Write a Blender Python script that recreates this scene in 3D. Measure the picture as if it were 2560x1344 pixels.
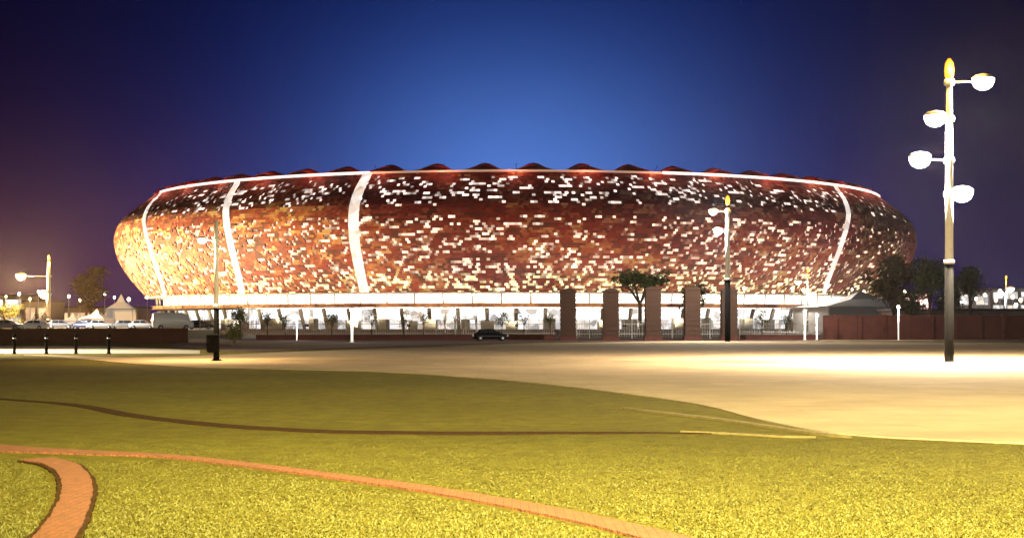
import bpy, bmesh, math, random
import numpy as np
from mathutils import Vector, Matrix

random.seed(7)
rng = np.random.default_rng(7)
PI = math.pi
for o in list(bpy.data.objects):
    bpy.data.objects.remove(o)

SC = bpy.context.scene
COL = SC.collection

# ------------------------------------------------------------------ camera
FPX, HZ, CX, EYE = 3400.0, 806.0, 1280.0, 2.2
cam_d = bpy.data.cameras.new('camera')
cam = bpy.data.objects.new('camera', cam_d)
COL.objects.link(cam)
cam_d.sensor_width = 36.0
cam_d.lens = 36.0 * FPX / 2560.0
cam_d.shift_y = (HZ - 672.0) / 2560.0
cam_d.clip_start = 0.1
cam_d.clip_end = 8000
cam.location = (0, 0, EYE)
cam.rotation_euler = (PI / 2, 0, 0)
SC.camera = cam

SC.view_settings.view_transform = 'Standard'
SC.view_settings.look = 'None'
SC.view_settings.exposure = 0
SC.view_settings.gamma = 1
SC.cycles.use_denoising = True
SC.cycles.max_bounces = 4
SC.cycles.diffuse_bounces = 2
SC.cycles.glossy_bounces = 2
SC.cycles.transmission_bounces = 2
SC.cycles.volume_bounces = 0
SC.cycles.sample_clamp_indirect = 4
SC.cycles.use_light_tree = True


class NT:
    """small helper for node trees"""
    def __init__(s, tree):
        s.t = tree; s.t.nodes.clear()
    def n(s, typ, **kw):
        nd = s.t.nodes.new(typ)
        for k, v in kw.items():
            if k.startswith('i_'):
                nd.inputs[k[2:].replace('_', ' ')].default_value = v
            else:
                setattr(nd, k, v)
        return nd
    def l(s, a, b):
        s.t.links.new(a, b)
    def m(s, op, a, b=None, c=None):
        nd = s.t.nodes.new('ShaderNodeMath'); nd.operation = op
        for i, v in enumerate((a, b, c)):
            if v is None: continue
            if isinstance(v, (int, float)): nd.inputs[i].default_value = v
            else: s.l(v, nd.inputs[i])
        return nd.outputs[0]
    def vm(s, op, a, b):
        nd = s.t.nodes.new('ShaderNodeVectorMath'); nd.operation = op
        for i, v in enumerate((a, b)):
            if isinstance(v, (tuple, list)): nd.inputs[i].default_value = v
            elif isinstance(v, (int, float)): nd.inputs['Scale'].default_value = v
            elif op == 'SCALE' and i == 1: s.l(v, nd.inputs['Scale'])
            else: s.l(v, nd.inputs[i])
        return nd.outputs[0]


# ------------------------------------------------------------------ world: dusk sky, afterglow behind the stadium
W = bpy.data.worlds.new('World'); SC.world = W; W.use_nodes = True
t = NT(W.node_tree)
geo = t.n('ShaderNodeTexCoord')
sx = t.n('ShaderNodeSeparateXYZ'); t.l(geo.outputs['Generated'], sx.inputs[0])
az = t.m('MULTIPLY', t.m('ARCTAN2', sx.outputs[0], sx.outputs[1]), 1 / 0.36)     # 1 at the edge of the picture
hz_ = t.m('SQRT', t.m('ADD', t.m('MULTIPLY', sx.outputs[0], sx.outputs[0]), t.m('MULTIPLY', sx.outputs[1], sx.outputs[1])))
el = t.m('MULTIPLY', t.m('ARCTAN2', sx.outputs[2], hz_), 1 / 0.232)
def gauss(src, mu, sig):
    d = t.m('MULTIPLY', t.m('SUBTRACT', src, mu), 1 / sig)
    return t.m('EXPONENT', t.m('MULTIPLY', t.m('MULTIPLY', d, d), -1))
ns = t.n('ShaderNodeTexNoise'); ns.inputs['Scale'].default_value = 6; ns.inputs['Detail'].default_value = 4
t.l(geo.outputs['Generated'], ns.inputs['Vector'])
nz = t.m('MULTIPLY_ADD', ns.outputs['Fac'], 0.24, 0.88)
g1 = t.m('MULTIPLY', gauss(az, 0.0, 0.56), gauss(el, 0.30, 0.80))
g2 = t.m('MULTIPLY', gauss(az, 0.02, 0.36), gauss(el, 0.36, 0.42))
g3 = t.m('MULTIPLY', gauss(az, -1.0, 0.5), gauss(el, 0.10, 0.30))
g4 = gauss(el, 0.05, 0.55)
acc = None
for fac, c in ((g1, (0.006, 0.032, 0.25)), (g2, (0.072, 0.175, 0.38)), (g3, (0.060, 0.016, 0.008)), (g4, (0.014, 0.0015, 0.022))):
    s_ = t.vm('SCALE', c, fac)
    acc = s_ if acc is None else t.vm('ADD', acc, s_)
acc = t.vm('ADD', acc, (0.0006, 0.0006, 0.011))
acc = t.vm('SCALE', acc, nz)
sky = t.n('ShaderNodeTexSky'); sky.sky_type = 'NISHITA'; sky.sun_disc = False
sky.sun_elevation = math.radians(-6); sky.sun_rotation = 0
acc = t.vm('ADD', acc, t.vm('SCALE', sky.outputs[0], 0.01))
bg = t.n('ShaderNodeBackground'); t.l(acc, bg.inputs[0]); bg.inputs[1].default_value = 1.0
wo = t.n('ShaderNodeOutputWorld'); t.l(bg.outputs[0], wo.inputs[0])


# ------------------------------------------------------------------ helpers
def gp(px, py, z=0.0):
    """ground point seen at photo pixel"""
    Y = FPX * (EYE - z) / (py - HZ)
    return Vector(((px - CX) / FPX * Y, Y, z))

def at(px, Y, z=0.0):
    return Vector(((px - CX) / FPX * Y, Y, z))

def zat(py, Y):
    return EYE + (HZ - py) / FPX * Y

def setp(o, label=None, cat=None, group=None, kind=None):
    if label: o['label'] = label
    if cat: o['category'] = cat
    if group: o['group'] = group
    if kind: o['kind'] = kind
    return o

def empty(name, loc, rz=0, **kw):
    o = bpy.data.objects.new(name, None); COL.objects.link(o)
    o.location = loc; o.rotation_euler = (0, 0, rz); o.empty_display_size = .3
    return setp(o, **kw)

def copy_tree(o, parent=None):
    c = o.copy(); COL.objects.link(c)
    if parent: c.parent = parent
    for ch in [x for x in bpy.data.objects if x.parent == o]:
        copy_tree(ch, c)
    return c

class MB:
    """collects verts / faces, builds one mesh object"""
    def __init__(s):
        s.v = []; s.f = []; s.mi = []; s.sm = []
    def add(s, vs, fs, mi=0, smooth=False):
        b = len(s.v); s.v += [tuple(v) for v in vs]
        for f in fs:
            s.f.append(tuple(b + i for i in f)); s.mi.append(mi); s.sm.append(smooth)
        return s
    def box(s, c, d, mi=0, rz=0, taper=1.0, M=None):
        x, y, z = d[0] / 2, d[1] / 2, d[2] / 2
        vs = []
        for k, (zz, q) in enumerate(((-z, 1), (z, taper))):
            for (xx, yy) in ((-x, -y), (x, -y), (x, y), (-x, y)):
                vs.append(Vector((xx * q, yy * q, zz)))
        R = Matrix.Rotation(rz, 3, 'Z')
        vs = [R @ v for v in vs]
        if M: vs = [M @ v for v in vs]
        vs = [v + Vector(c) for v in vs]
        return s.add(vs, [(0, 3, 2, 1), (4, 5, 6, 7), (0, 1, 5, 4), (1, 2, 6, 5), (2, 3, 7, 6), (3, 0, 4, 7)], mi)
    def tube(s, pts, rad, n=8, mi=0, cap=True, smooth=True):
        pts = [Vector(p) for p in pts]
        if isinstance(rad, (int, float)): rad = [rad] * len(pts)
        vs = []; fs = []
        up = Vector((0, 0, 1))
        for i, p in enumerate(pts):
            d = (pts[min(i + 1, len(pts) - 1)] - pts[max(i - 1, 0)]).normalized()
            a = d.cross(up)
            if a.length < .01: a = d.cross(Vector((0, 1, 0)))
            a.normalize(); b = d.cross(a)
            for k in range(n):
                q = 2 * PI * k / n
                vs.append(p + (a * math.cos(q) + b * math.sin(q)) * rad[i])
        for i in range(len(pts) - 1):
            for k in range(n):
                k2 = (k + 1) % n
                fs.append((i * n + k, i * n + k2, (i + 1) * n + k2, (i + 1) * n + k))
        if cap:
            fs.append(tuple(range(n - 1, -1, -1))); fs.append(tuple((len(pts) - 1) * n + k for k in range(n)))
        return s.add(vs, fs, mi, smooth)
    def lathe(s, prof, c=(0, 0, 0), n=16, mi=0, smooth=True):
        vs = []; fs = []; c = Vector(c)
        for r, z in prof:
            for k in range(n):
                q = 2 * PI * k / n
                vs.append(c + Vector((r * math.cos(q), r * math.sin(q), z)))
        for i in range(len(prof) - 1):
            for k in range(n):
                k2 = (k + 1) % n
                fs.append((i * n + k, i * n + k2, (i + 1) * n + k2, (i + 1) * n + k))
        fs.append(tuple(range(n - 1, -1, -1))); fs.append(tuple((len(prof) - 1) * n + k for k in range(n)))
        return s.add(vs, fs, mi, smooth)
    def build(s, name, mats, parent=None, **kw):
        me = bpy.data.meshes.new(name)
        me.from_pydata(s.v, [], s.f); 
        if not isinstance(mats, (list, tuple)): mats = [mats]
        for m in mats: me.materials.append(m)
        me.polygons.foreach_set('material_index', s.mi)
        me.polygons.foreach_set('use_smooth', s.sm)
        me.update()
        o = bpy.data.objects.new(name, me); COL.objects.link(o)
        if parent: o.parent = parent
        return setp(o, **kw)


def mat(name, col, rough=.7, metal=0, emit=None, es=0, noise=0, nscale=5, bump=0, bscale=40, col2=None, spec=.5, coord='Object', detail=6):
    m = bpy.data.materials.new(name); m.use_nodes = True
    t = NT(m.node_tree)
    b = t.n('ShaderNodeBsdfPrincipled'); o = t.n('ShaderNodeOutputMaterial'); t.l(b.outputs[0], o.inputs[0])
    b.inputs['Base Color'].default_value = (*col, 1); b.inputs['Roughness'].default_value = rough
    b.inputs['Metallic'].default_value = metal; b.inputs['Specular IOR Level'].default_value = spec
    tc = t.n('ShaderNodeTexCoord')
    if noise or col2:
        nz = t.n('ShaderNodeTexNoise'); nz.inputs['Scale'].default_value = nscale; nz.inputs['Detail'].default_value = detail
        nz.inputs['Roughness'].default_value = .65
        t.l(tc.outputs[coord], nz.inputs['Vector'])
        mx = t.n('ShaderNodeMix'); mx.data_type = 'RGBA'
        c2 = col2 if col2 else tuple(c * (1 - noise) for c in col)
        mx.inputs[6].default_value = (*col, 1); mx.inputs[7].default_value = (*c2, 1)
        cr = t.n('ShaderNodeMapRange'); cr.inputs['From Min'].default_value = .35; cr.inputs['From Max'].default_value = .65
        t.l(nz.outputs['Fac'], cr.inputs[0]); t.l(cr.outputs[0], mx.inputs[0]); t.l(mx.outputs[2], b.inputs['Base Color'])
    if bump:
        nb = t.n('ShaderNodeTexNoise'); nb.inputs['Scale'].default_value = bscale; nb.inputs['Detail'].default_value = 5
        t.l(tc.outputs[coord], nb.inputs['Vector'])
        bp = t.n('ShaderNodeBump'); bp.inputs['Strength'].default_value = bump; bp.inputs['Distance'].default_value = .05
        t.l(nb.outputs['Fac'], bp.inputs['Height']); t.l(bp.outputs[0], b.inputs['Normal'])
    if emit:
        b.inputs['Emission Color'].default_value = (*emit, 1); b.inputs['Emission Strength'].default_value = es
    return m


# ---- materials
M = {}
M['white_paint'] = mat('white_paint', (.8, .8, .78), .45, noise=.12, nscale=3)
M['dark_paint'] = mat('dark_paint', (.005, .005, .005), .95, spec=.03, noise=.3, nscale=4)
M['steel'] = mat('galvanised_steel', (.45, .46, .47), .45, .6, noise=.2)
M['concrete'] = mat('concrete', (.36, .34, .31), .85, noise=.3, nscale=.6, bump=.3, bscale=6)
M['maroon'] = mat('maroon_wall', (.10, .022, .014), .8, noise=.35, nscale=.8, bump=.3, bscale=10)
M['pillar'] = mat('pillar_brick', (.065, .027, .013), .85, noise=.4, nscale=3, bump=.5, bscale=12)
M['lamp'] = mat('lamp_glass', (.9, .9, .9), .3, emit=(1, .93, .86), es=7)
M['lamp_warm'] = mat('lamp_glass_warm', (.9, .85, .7), .3, emit=(1, .80, .45), es=7)
M['beacon'] = mat('beacon_glass', (.8, .4, .05), .3, emit=(1, .38, .015), es=1.5)
M['rim_dim'] = mat('rim_metal', (.55, .45, .36), .5, noise=.2, nscale=.2)
M['rubber'] = mat('rubber', (.02, .02, .02), .9)
M['glass_dark'] = mat('dark_glass', (.02, .025, .03), .08)
M['bark'] = mat('bark', (.12, .08, .05), .9, noise=.4, nscale=6, bump=.5, bscale=20)
M['pale_bark'] = mat('pale_bark', (.5, .45, .38), .85, noise=.3, nscale=5)


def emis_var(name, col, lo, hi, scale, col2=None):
    """glowing surface whose brightness differs from bay to bay"""
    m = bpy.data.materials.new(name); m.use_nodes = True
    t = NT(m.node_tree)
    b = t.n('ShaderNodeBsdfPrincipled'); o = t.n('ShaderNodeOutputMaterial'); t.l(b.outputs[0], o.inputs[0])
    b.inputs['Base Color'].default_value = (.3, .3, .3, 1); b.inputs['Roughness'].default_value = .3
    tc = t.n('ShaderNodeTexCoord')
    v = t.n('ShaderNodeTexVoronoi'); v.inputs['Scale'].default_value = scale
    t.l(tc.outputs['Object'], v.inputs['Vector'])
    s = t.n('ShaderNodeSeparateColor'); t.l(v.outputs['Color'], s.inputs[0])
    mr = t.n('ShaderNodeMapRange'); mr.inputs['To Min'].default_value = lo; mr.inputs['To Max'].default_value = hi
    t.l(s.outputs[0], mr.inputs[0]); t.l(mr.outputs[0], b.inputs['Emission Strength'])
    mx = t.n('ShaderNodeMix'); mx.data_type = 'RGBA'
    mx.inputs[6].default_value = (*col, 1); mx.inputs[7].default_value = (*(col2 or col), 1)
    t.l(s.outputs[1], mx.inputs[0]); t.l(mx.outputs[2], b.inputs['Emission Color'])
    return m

M['strip'] = emis_var('slot_glow', (1, .95, .90), .55, 1.25, .4, (1, .80, .64))
M['upper_glow'] = emis_var('concourse_glow', (1, .93, .80), 1.2, 5.0, .5, (1, .85, .66))
M['lower_glow'] = emis_var('ground_glazing', (1, .90, .76), .4, 3.0, .40, (.85, .92, 1))
M['dim_glow'] = emis_var('wall_glow_dim', (1, .86, .74), .3, 1.5, .5, (.80, .82, .90))


def attr_mat(name, rough=.6):
    m = bpy.data.materials.new(name); m.use_nodes = True
    t = NT(m.node_tree)
    b = t.n('ShaderNodeBsdfPrincipled'); o = t.n('ShaderNodeOutputMaterial'); t.l(b.outputs[0], o.inputs[0])
    a = t.n('ShaderNodeAttribute'); a.attribute_name = 'tone'
    t.l(a.outputs['Color'], b.inputs['Base Color']); b.inputs['Roughness'].default_value = rough
    return m
M['mosaic'] = attr_mat('mosaic_panel', .7)

def open_mat():
    m = bpy.data.materials.new('lit_opening'); m.use_nodes = True
    t = NT(m.node_tree)
    b = t.n('ShaderNodeBsdfPrincipled'); o = t.n('ShaderNodeOutputMaterial'); t.l(b.outputs[0], o.inputs[0])
    a = t.n('ShaderNodeAttribute'); a.attribute_name = 'tone'
    b.inputs['Base Color'].default_value = (.1, .1, .1, 1)
    t.l(a.outputs['Color'], b.inputs['Emission Color']); b.inputs['Emission Strength'].default_value = 1.0
    return m
M['opening'] = open_mat()

# grass
def grass_mat(name, a, b2, c):
    m = bpy.data.materials.new(name); m.use_nodes = True
    t = NT(m.node_tree)
    b = t.n('ShaderNodeBsdfPrincipled'); o = t.n('ShaderNodeOutputMaterial'); t.l(b.outputs[0], o.inputs[0])
    b.inputs['Roughness'].default_value = .9; b.inputs['Specular IOR Level'].default_value = .15
    g = t.n('ShaderNodeNewGeometry')
    n1 = t.n('ShaderNodeTexNoise'); n1.inputs['Scale'].default_value = .16; n1.inputs['Detail'].default_value = 3
    n2 = t.n('ShaderNodeTexNoise'); n2.inputs['Scale'].default_value = 1.7; n2.inputs['Detail'].default_value = 8; n2.inputs['Roughness'].default_value = .75
    n3 = t.n('ShaderNodeTexNoise'); n3.inputs['Scale'].default_value = 14; n3.inputs['Detail'].default_value = 6
    for n in (n1, n2, n3): t.l(g.outputs['Position'], n.inputs['Vector'])
    r1 = t.n('ShaderNodeMapRange'); r1.inputs['From Min'].default_value = .38; r1.inputs['From Max'].default_value = .62; t.l(n1.outputs['Fac'], r1.inputs[0])
    r2 = t.n('ShaderNodeMapRange'); r2.inputs['From Min'].default_value = .40; r2.inputs['From Max'].default_value = .62; t.l(n2.outputs['Fac'], r2.inputs[0])
    m1 = t.n('ShaderNodeMix'); m1.data_type = 'RGBA'; m1.inputs[6].default_value = (*a, 1); m1.inputs[7].default_value = (*b2, 1); t.l(r1.outputs[0], m1.inputs[0])
    m2 = t.n('ShaderNodeMix'); m2.data_type = 'RGBA'; m2.inputs[7].default_value = (*c, 1)
    t.l(m1.outputs[2], m2.inputs[6]); t.l(t.m('MULTIPLY', r2.outputs[0], .75), m2.inputs[0]); t.l(m2.outputs[2], b.inputs['Base Color'])
    h = t.m('ADD', t.m('MULTIPLY', n2.outputs['Fac'], 1.0), t.m('MULTIPLY', n3.outputs['Fac'], .35))
    bp = t.n('ShaderNodeBump'); bp.inputs['Strength'].default_value = .9; bp.inputs['Distance'].default_value = .16
    t.l(h, bp.inputs['Height']); t.l(bp.outputs[0], b.inputs['Normal'])
    return m
M['grass'] = grass_mat('lawn_grass', (.125, .105, .008), (.155, .130, .014), (.085, .064, .004))
M['plaza'] = mat('plaza_paving', (.44, .33, .20), .9, spec=.1, noise=.22, nscale=.35, bump=.2, bscale=8)
M['road'] = mat('road_concrete', (.40, .36, .28), .85, noise=.2, nscale=.4)
M['path'] = mat('brick_path', (.30, .10, .032), .9, col2=(.20, .075, .022), nscale=7, bump=.9, bscale=30)
M['edging'] = mat('dark_edging', (.060, .030, .009), .95, spec=.05, noise=.5)
M['kerb'] = mat('pale_kerb', (.20, .15, .05), .9, noise=.3)
M['verge'] = mat('verge_soil', (.075, .022, .012), .95, noise=.5, nscale=.5)
M['forecourt'] = mat('forecourt_paving', (.30, .26, .22), .8, noise=.3, nscale=.2)


# ------------------------------------------------------------------ lights (lamps of the place, plus some added to brighten parts)
def light(kind, name, loc, energy, col, size=.4, target=None, angle=None, blend=.6, parent=None):
    d = bpy.data.lights.new(name, kind); d.energy = energy; d.color = col
    d.shadow_soft_size = size
    if kind == 'SPOT':
        d.spot_size = math.radians(angle); d.spot_blend = blend
    o = bpy.data.objects.new(name, d); COL.objects.link(o); o.location = loc
    if target is not None:
        base = Vector(loc) + (parent.location if parent else Vector())
        o.rotation_euler = (Vector(target) - base).to_track_quat('-Z', 'Y').to_euler()
    if parent: o.parent = parent
    return o


# ================================================================== THE SETTING
def sheet(name, rows, m, kind='structure', z=0.0, label=None, thick=0):
    """rows: list of lists of points -> quads"""
    b = MB(); n = len(rows[0]); vs = [p for r in rows for p in r]; fs = []
    for i in range(len(rows) - 1):
        for j in range(n - 1):
            fs.append((i * n + j, i * n + j + 1, (i + 1) * n + j + 1, (i + 1) * n + j))
    b.add(vs, fs)
    if thick:
        # a skirt down to the ground so that the slab has an edge
        k = len(vs); base = [Vector((p[0], p[1], p[2] - thick)) for p in rows[0]] + [Vector((p[0], p[1], p[2] - thick)) for p in rows[-1]]
        vs2 = [*rows[0], *rows[-1], *base]; f2 = []
        for j in range(n - 1):
            f2.append((j, 2 * n + j, 2 * n + j + 1, j + 1)); f2.append((n + j, n + j + 1, 3 * n + j + 1, 3 * n + j))
        b.add(vs2, f2)
    o = b.build(name, m)
    if kind: o['kind'] = kind
    if label: o['label'] = label
    return o

g = MB()
g.add([(-4000, -300, 0), (4000, -300, 0), (4000, 5000, 0), (-4000, 5000, 0)], [(0, 1, 2, 3)])
setp(g.build('ground', M['grass']), kind='structure')

def interp(pts, x):
    for (x0, y0), (x1, y1) in zip(pts, pts[1:]):
        if x <= x1: return y0 + (y1 - y0) * (x - x0) / (x1 - x0)
    return pts[-1][1]
def smooth_interp(pts, x):
    return sum(interp(pts, x + d) for d in (-40, -20, 0, 20, 40)) / 5

low = [(-1500, 884), (0, 886), (120, 888), (300, 906), (450, 916), (600, 919), (900, 926), (1050, 933), (1250, 947), (1400, 962), (1500, 974), (1640, 992),
       (1760, 1010), (1900, 1048), (2060, 1078), (2200, 1090), (2560, 1106), (4200, 1120)]
top = [(-1500, 884), (0, 885), (120, 886), (300, 893), (450, 890), (600, 884), (900, 872), (1100, 866), (1300, 858), (1600, 853), (2060, 849), (4200, 847)]
xs = list(range(60, 4200, 20))
rows = []
for k in range(7):
    rows.append([gp(x, smooth_interp(low, x) + (smooth_interp(top, x) - smooth_interp(low, x)) * (k / 6) ** .8, .03) for x in xs])
sheet('plaza', rows, M['plaza'], thick=.06)
xs = list(range(-1500, 520, 20))
rows = [[gp(x, 883 if x < 150 else 883 + (x - 150) * .001, .02) for x in xs], [gp(x, 864 + max(0, x - 250) * .045, .02) for x in xs]]
sheet('road', rows, M['road'], thick=.04)
rows = [[Vector((x, 186, .02)) for x in range(-160, 170, 10)], [Vector((x * 2.4, 435, .02)) for x in range(-160, 170, 10)]]
sheet('forecourt', rows, M['forecourt'])

sheet('verge', [[gp(x, min(890, smooth_interp([(430, 866), (560, 876), (640, 878), (900, 868), (1100, 861), (1300, 854.5), (2060, 850), (2100, 849)], x)), .035) for x in range(430, 2080, 30)], [at(x, 185.5, .035) for x in range(430, 2080, 30)]], M['verge'], thick=.03)
sheet('parking_terrace', [[at(x, 190, 1.15) for x in range(-1400, 560, 50)], [at(x, 262, 1.15) for x in range(-1400, 560, 50)]], M['road'], thick=1.15)

def ribbon(name, pts, m, z=.012, kind='structure', sub=14, h=0):
    """pts: (px, py, half width in metres); laid on the ground"""
    P = [(gp(a, b), w) for a, b, w in pts]
    C = []
    for i in range(len(P) - 1):
        p0 = P[max(i - 1, 0)]; p1 = P[i]; p2 = P[i + 1]; p3 = P[min(i + 2, len(P) - 1)]
        for k in range(sub):
            u = k / sub
            f = lambda a, b, c, d: .5 * ((2 * b) + (c - a) * u + (2 * a - 5 * b + 4 * c - d) * u * u + (3 * b - a - 3 * c + d) * u ** 3)
            C.append((Vector((f(p0[0].x, p1[0].x, p2[0].x, p3[0].x), f(p0[0].y, p1[0].y, p2[0].y, p3[0].y), 0)), f(p0[1], p1[1], p2[1], p3[1])))
    C.append(P[-1])
    L = []; R = []
    for i, (c, w) in enumerate(C):
        d = (C[min(i + 1, len(C) - 1)][0] - C[max(i - 1, 0)][0]).normalized()
        nrm = Vector((-d.y, d.x, 0))
        w *= 1 + random.uniform(-.06, .06)
        L.append(c + nrm * w + Vector((0, 0, z))); R.append(c - nrm * w + Vector((0, 0, z)))
    return sheet(name, [L, R], m, kind, thick=max(z, .01))

# long brick path sweeping across the lawn, and the branch that curves towards the camera
def add_joints(m, sc, w=.02, dark=.72):
    tr = m.node_tree; t = NT.__new__(NT); t.t = tr
    b = [n for n in tr.nodes if n.type == 'BSDF_PRINCIPLED'][0]
    g_ = t.n('ShaderNodeNewGeometry'); br = t.n('ShaderNodeTexBrick')
    br.inputs['Scale'].default_value = sc; br.inputs['Mortar Size'].default_value = w; br.offset = 0
    br.inputs['Color1'].default_value = (1, 1, 1, 1); br.inputs['Color2'].default_value = (.88, .88, .88, 1); br.inputs['Mortar'].default_value = (dark, dark, dark, 1)
    t.l(g_.outputs['Position'], br.inputs['Vector'])
    src_ = b.inputs['Base Color'].links[0].from_socket
    mx = t.n('ShaderNodeMix'); mx.data_type = 'RGBA'; mx.blend_type = 'MULTIPLY'; mx.inputs[0].default_value = 1
    t.l(src_, mx.inputs[6]); t.l(br.outputs['Color'], mx.inputs[7]); t.l(mx.outputs[2], b.inputs['Base Color'])
add_joints(M['plaza'], .35, .008, .86); add_joints(M['path'], 5, .03, .55)
ribbon('brick_path', [(-700, 1075, .42), (-300, 1095, .42), (0, 1122, .40), (200, 1132, .27), (420, 1142, .17), (640, 1166, .17), (850, 1194, .18), (1050, 1222, .19),
                      (1280, 1262, .21), (1480, 1303, .23), (1640, 1342, .24), (1850, 1400, .26), (2200, 1520, .28)], M['path'], .03)
bp_pts = [(20, 1140, .30), (90, 1150, .26), (150, 1163, .22), (185, 1192, .20), (192, 1235, .19), (172, 1290, .19), (138, 1344, .21), (60, 1440, .24), (-60, 1600, .26)]
ribbon('garden_path', bp_pts[1:], M['path'], .038)
ribbon('path_edging', [(a, b, w + .06) for a, b, w in bp_pts[1:]], M['edging'], .02)
ribbon('dark_lawn_strip', [(-200, 985, .15), (150, 1008, .2), (330, 1038, .25), (540, 1062, .3), (760, 1076, .35), (900, 1080, .38), (1150, 1083, .38), (1400, 1082, .3), (1650, 1082, .18), (1780, 1084, .1)], M['edging'], .012)  # flat dark strip across the lawn
ribbon('kerb_strip', [(1560, 1022, .03), (1640, 1032, .08), (1780, 1048, .09), (1920, 1068, .09), (2060, 1088, .08), (2130, 1095, .01)], M['kerb'], .05)
ribbon('kerb_line', [(1700, 1080, .01), (1780, 1083, .04), (1860, 1087, .05), (1960, 1093, .05), (2040, 1094, .01)], M['kerb'], .04)

# ================================================================== THE STADIUM
D0 = 586.0; AR, BR = 152.0, 133.0; SX = (1288 - CX) / FPX * D0
PROF = [(12, 1.015), (16, 1.04), (22, 1.071), (28, 1.094), (35, 1.104), (41, 1.095), (46, 1.065), (50, 1.03), (52.7, 1.0)]
def pf(z):
    for (z0, r0), (z1, r1) in zip(PROF, PROF[1:]):
        if z <= z1:
            return r0 + (r1 - r0) * (z - z0) / (z1 - z0)
    return PROF[-1][1]
def pfs(z):
    return (pf(max(12, z - 2)) + pf(z) * 2 + pf(min(52.7, z + 2))) / 4
def ell(tt, z, off=0.0, fac=None):
    k = pfs(z) if fac is None else fac
    return Vector(((AR * k + off) * math.sin(tt), -(BR * k + off) * math.cos(tt), z))

stadium = empty('stadium', (SX, D0, 0), label='huge calabash shaped stadium with brown mosaic shell and glowing openings', cat='stadium')
RIBS = [-.955, -.63, -.325, .775, 1.75, 2.0, 2.7, -2.75, -2.1, -1.5]
RIBS.sort()
NC, NR = 900, 50
zs = [12 + (52.3 - 12) * (i / NR) for i in range(NR + 1)]
# palette (linear)
PAL = [((.17, .046, .022), 5), ((.14, .024, .017), 7), ((.24, .10, .045), 3), ((.28, .17, .08), 2), ((.08, .024, .018), 5), ((.32, .24, .14), 1), ((.19, .065, .045), 3)]
pal = [c for c, w in PAL for _ in range(w)]
def is_open(i, j):
    return OPEN[i % NC, j]
OPEN = np.zeros((NC, NR), bool)
def walk_density(fr):
    if fr > .95: return 0
    if fr > .70: return .125
    if fr > .60: return .004
    if fr > .30: return .125
    return .125 + (.30 - fr) * .5
for j in range(NR):
    for i in range(NC):
        if random.random() < walk_density(j / NR) * (.9 + .2 * (math.sin(i * .21) * math.sin(i * .057 + j * .4) * .5 + .5)):
            L = random.choice((1, 1, 1, 2, 2, 2, 3, 4)); dj = random.choice((0, 0, 0, 1, -1, 1, -1)); jj = float(j); kx = i
            bend = random.uniform(-.25, .25)
            for k in range(L):
                q = int(round(jj))
                if 0 <= q < NR - 1 and not (.60 < q / NR < .68): OPEN[kx % NC, q] = True
                kx += 1; jj += dj * random.choice((.5, 1)) + bend
# a slow random tone field so the panels drift from red-brown to ochre
ph = [(random.uniform(1, 9), random.uniform(.05, .3), random.uniform(0, 6)) for _ in range(10)]
def tonefield(tt, j):
    return sum(math.sin(a * tt * 2 + b * j + c) for a, b, c in ph) / 4

_pc = {}
def patch(i, j):
    """panels come in small same-coloured clusters"""
    key = ((i + (j // 2) * 3) // random.choice((3, 4)), j // 2)
    if key not in _pc: _pc[key] = random.choice(pal)
    return _pc[key]
def facade_section(i0, i1):
    V = []; F = []; MI = []; CC = []
    for i in range(i0, i1):
        t0 = -PI + 2 * PI * i / NC; t1 = -PI + 2 * PI * (i + 1) / NC
        for j in range(NR):
            z0, z1 = zs[j], zs[j + 1]
            # slight brick-like row offset
            s = (t1 - t0) * (.5 if j % 2 else 0)
            a0, a1 = t0 + s, t1 + s
            gap = .00008; gz = .02
            if is_open(i, j):
                base = len(V)
                V += [ell(a0, z0, -.55), ell(a1, z0, -.55), ell(a1, z1, -.55), ell(a0, z1, -.55)]
                F.append((base, base + 1, base + 2, base + 3)); MI.append(1)
                fr = j / NR
                q = random.uniform(.3, 1.7) ** 1.3
                if random.random() < .1: q *= 1.6
                if fr > .7: c = (1.0, .80, .70)
                elif fr < .15: c = (1.0, .80, .42)
                else: c = (1.0, .70, .50)
                if fr < .12: q *= 1.1
                CC.append((c[0] * q, c[1] * q, c[2] * q, 1))
            else:
                d = random.choice((0, 0, .03, .06))
                base = len(V)
                p = [ell(a0 + gap, z0 + gz, d), ell(a1 - gap, z0 + gz, d), ell(a1 - gap, z1 - gz, d), ell(a0 + gap, z1 - gz, d)]
                q = [ell(a0, z0, -.6), ell(a1, z0, -.6), ell(a1, z1, -.6), ell(a0, z1, -.6)]
                V += p + q
                F += [(base, base + 1, base + 2, base + 3), (base, base + 4, base + 5, base + 1), (base + 1, base + 5, base + 6, base + 2),
                      (base + 2, base + 6, base + 7, base + 3), (base + 3, base + 7, base + 4, base)]
                MI += [0] * 5
                c = patch(i, j); tf = tonefield(a0, j)
                k = random.uniform(.8, 1.2)
                c = (c[0] * k * (1 + .25 * tf), c[1] * k * (1 + .45 * tf), c[2] * k * (1 + .3 * tf))
                CC += [(max(.01, c[0]), max(.006, c[1]), max(.005, c[2]), 1)] * 5
    me = bpy.data.meshes.new('facade_shell'); me.from_pydata(V, [], F)
    me.materials.append(M['mosaic']); me.materials.append(M['opening'])
    me.polygons.foreach_set('material_index', MI)
    at_ = me.attributes.new('tone', 'FLOAT_COLOR', 'FACE')
    at_.data.foreach_set('color', [x for c in CC for x in c])
    me.update()
    o = bpy.data.objects.new('facade_shell', me); COL.objects.link(o); o.parent = stadium
    return o

cuts = [int(round((r + PI) / (2 * PI) * NC)) for r in RIBS]
for a, b in zip(cuts, cuts[1:] + [cuts[0] + NC]):
    facade_section(a, b)
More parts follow.
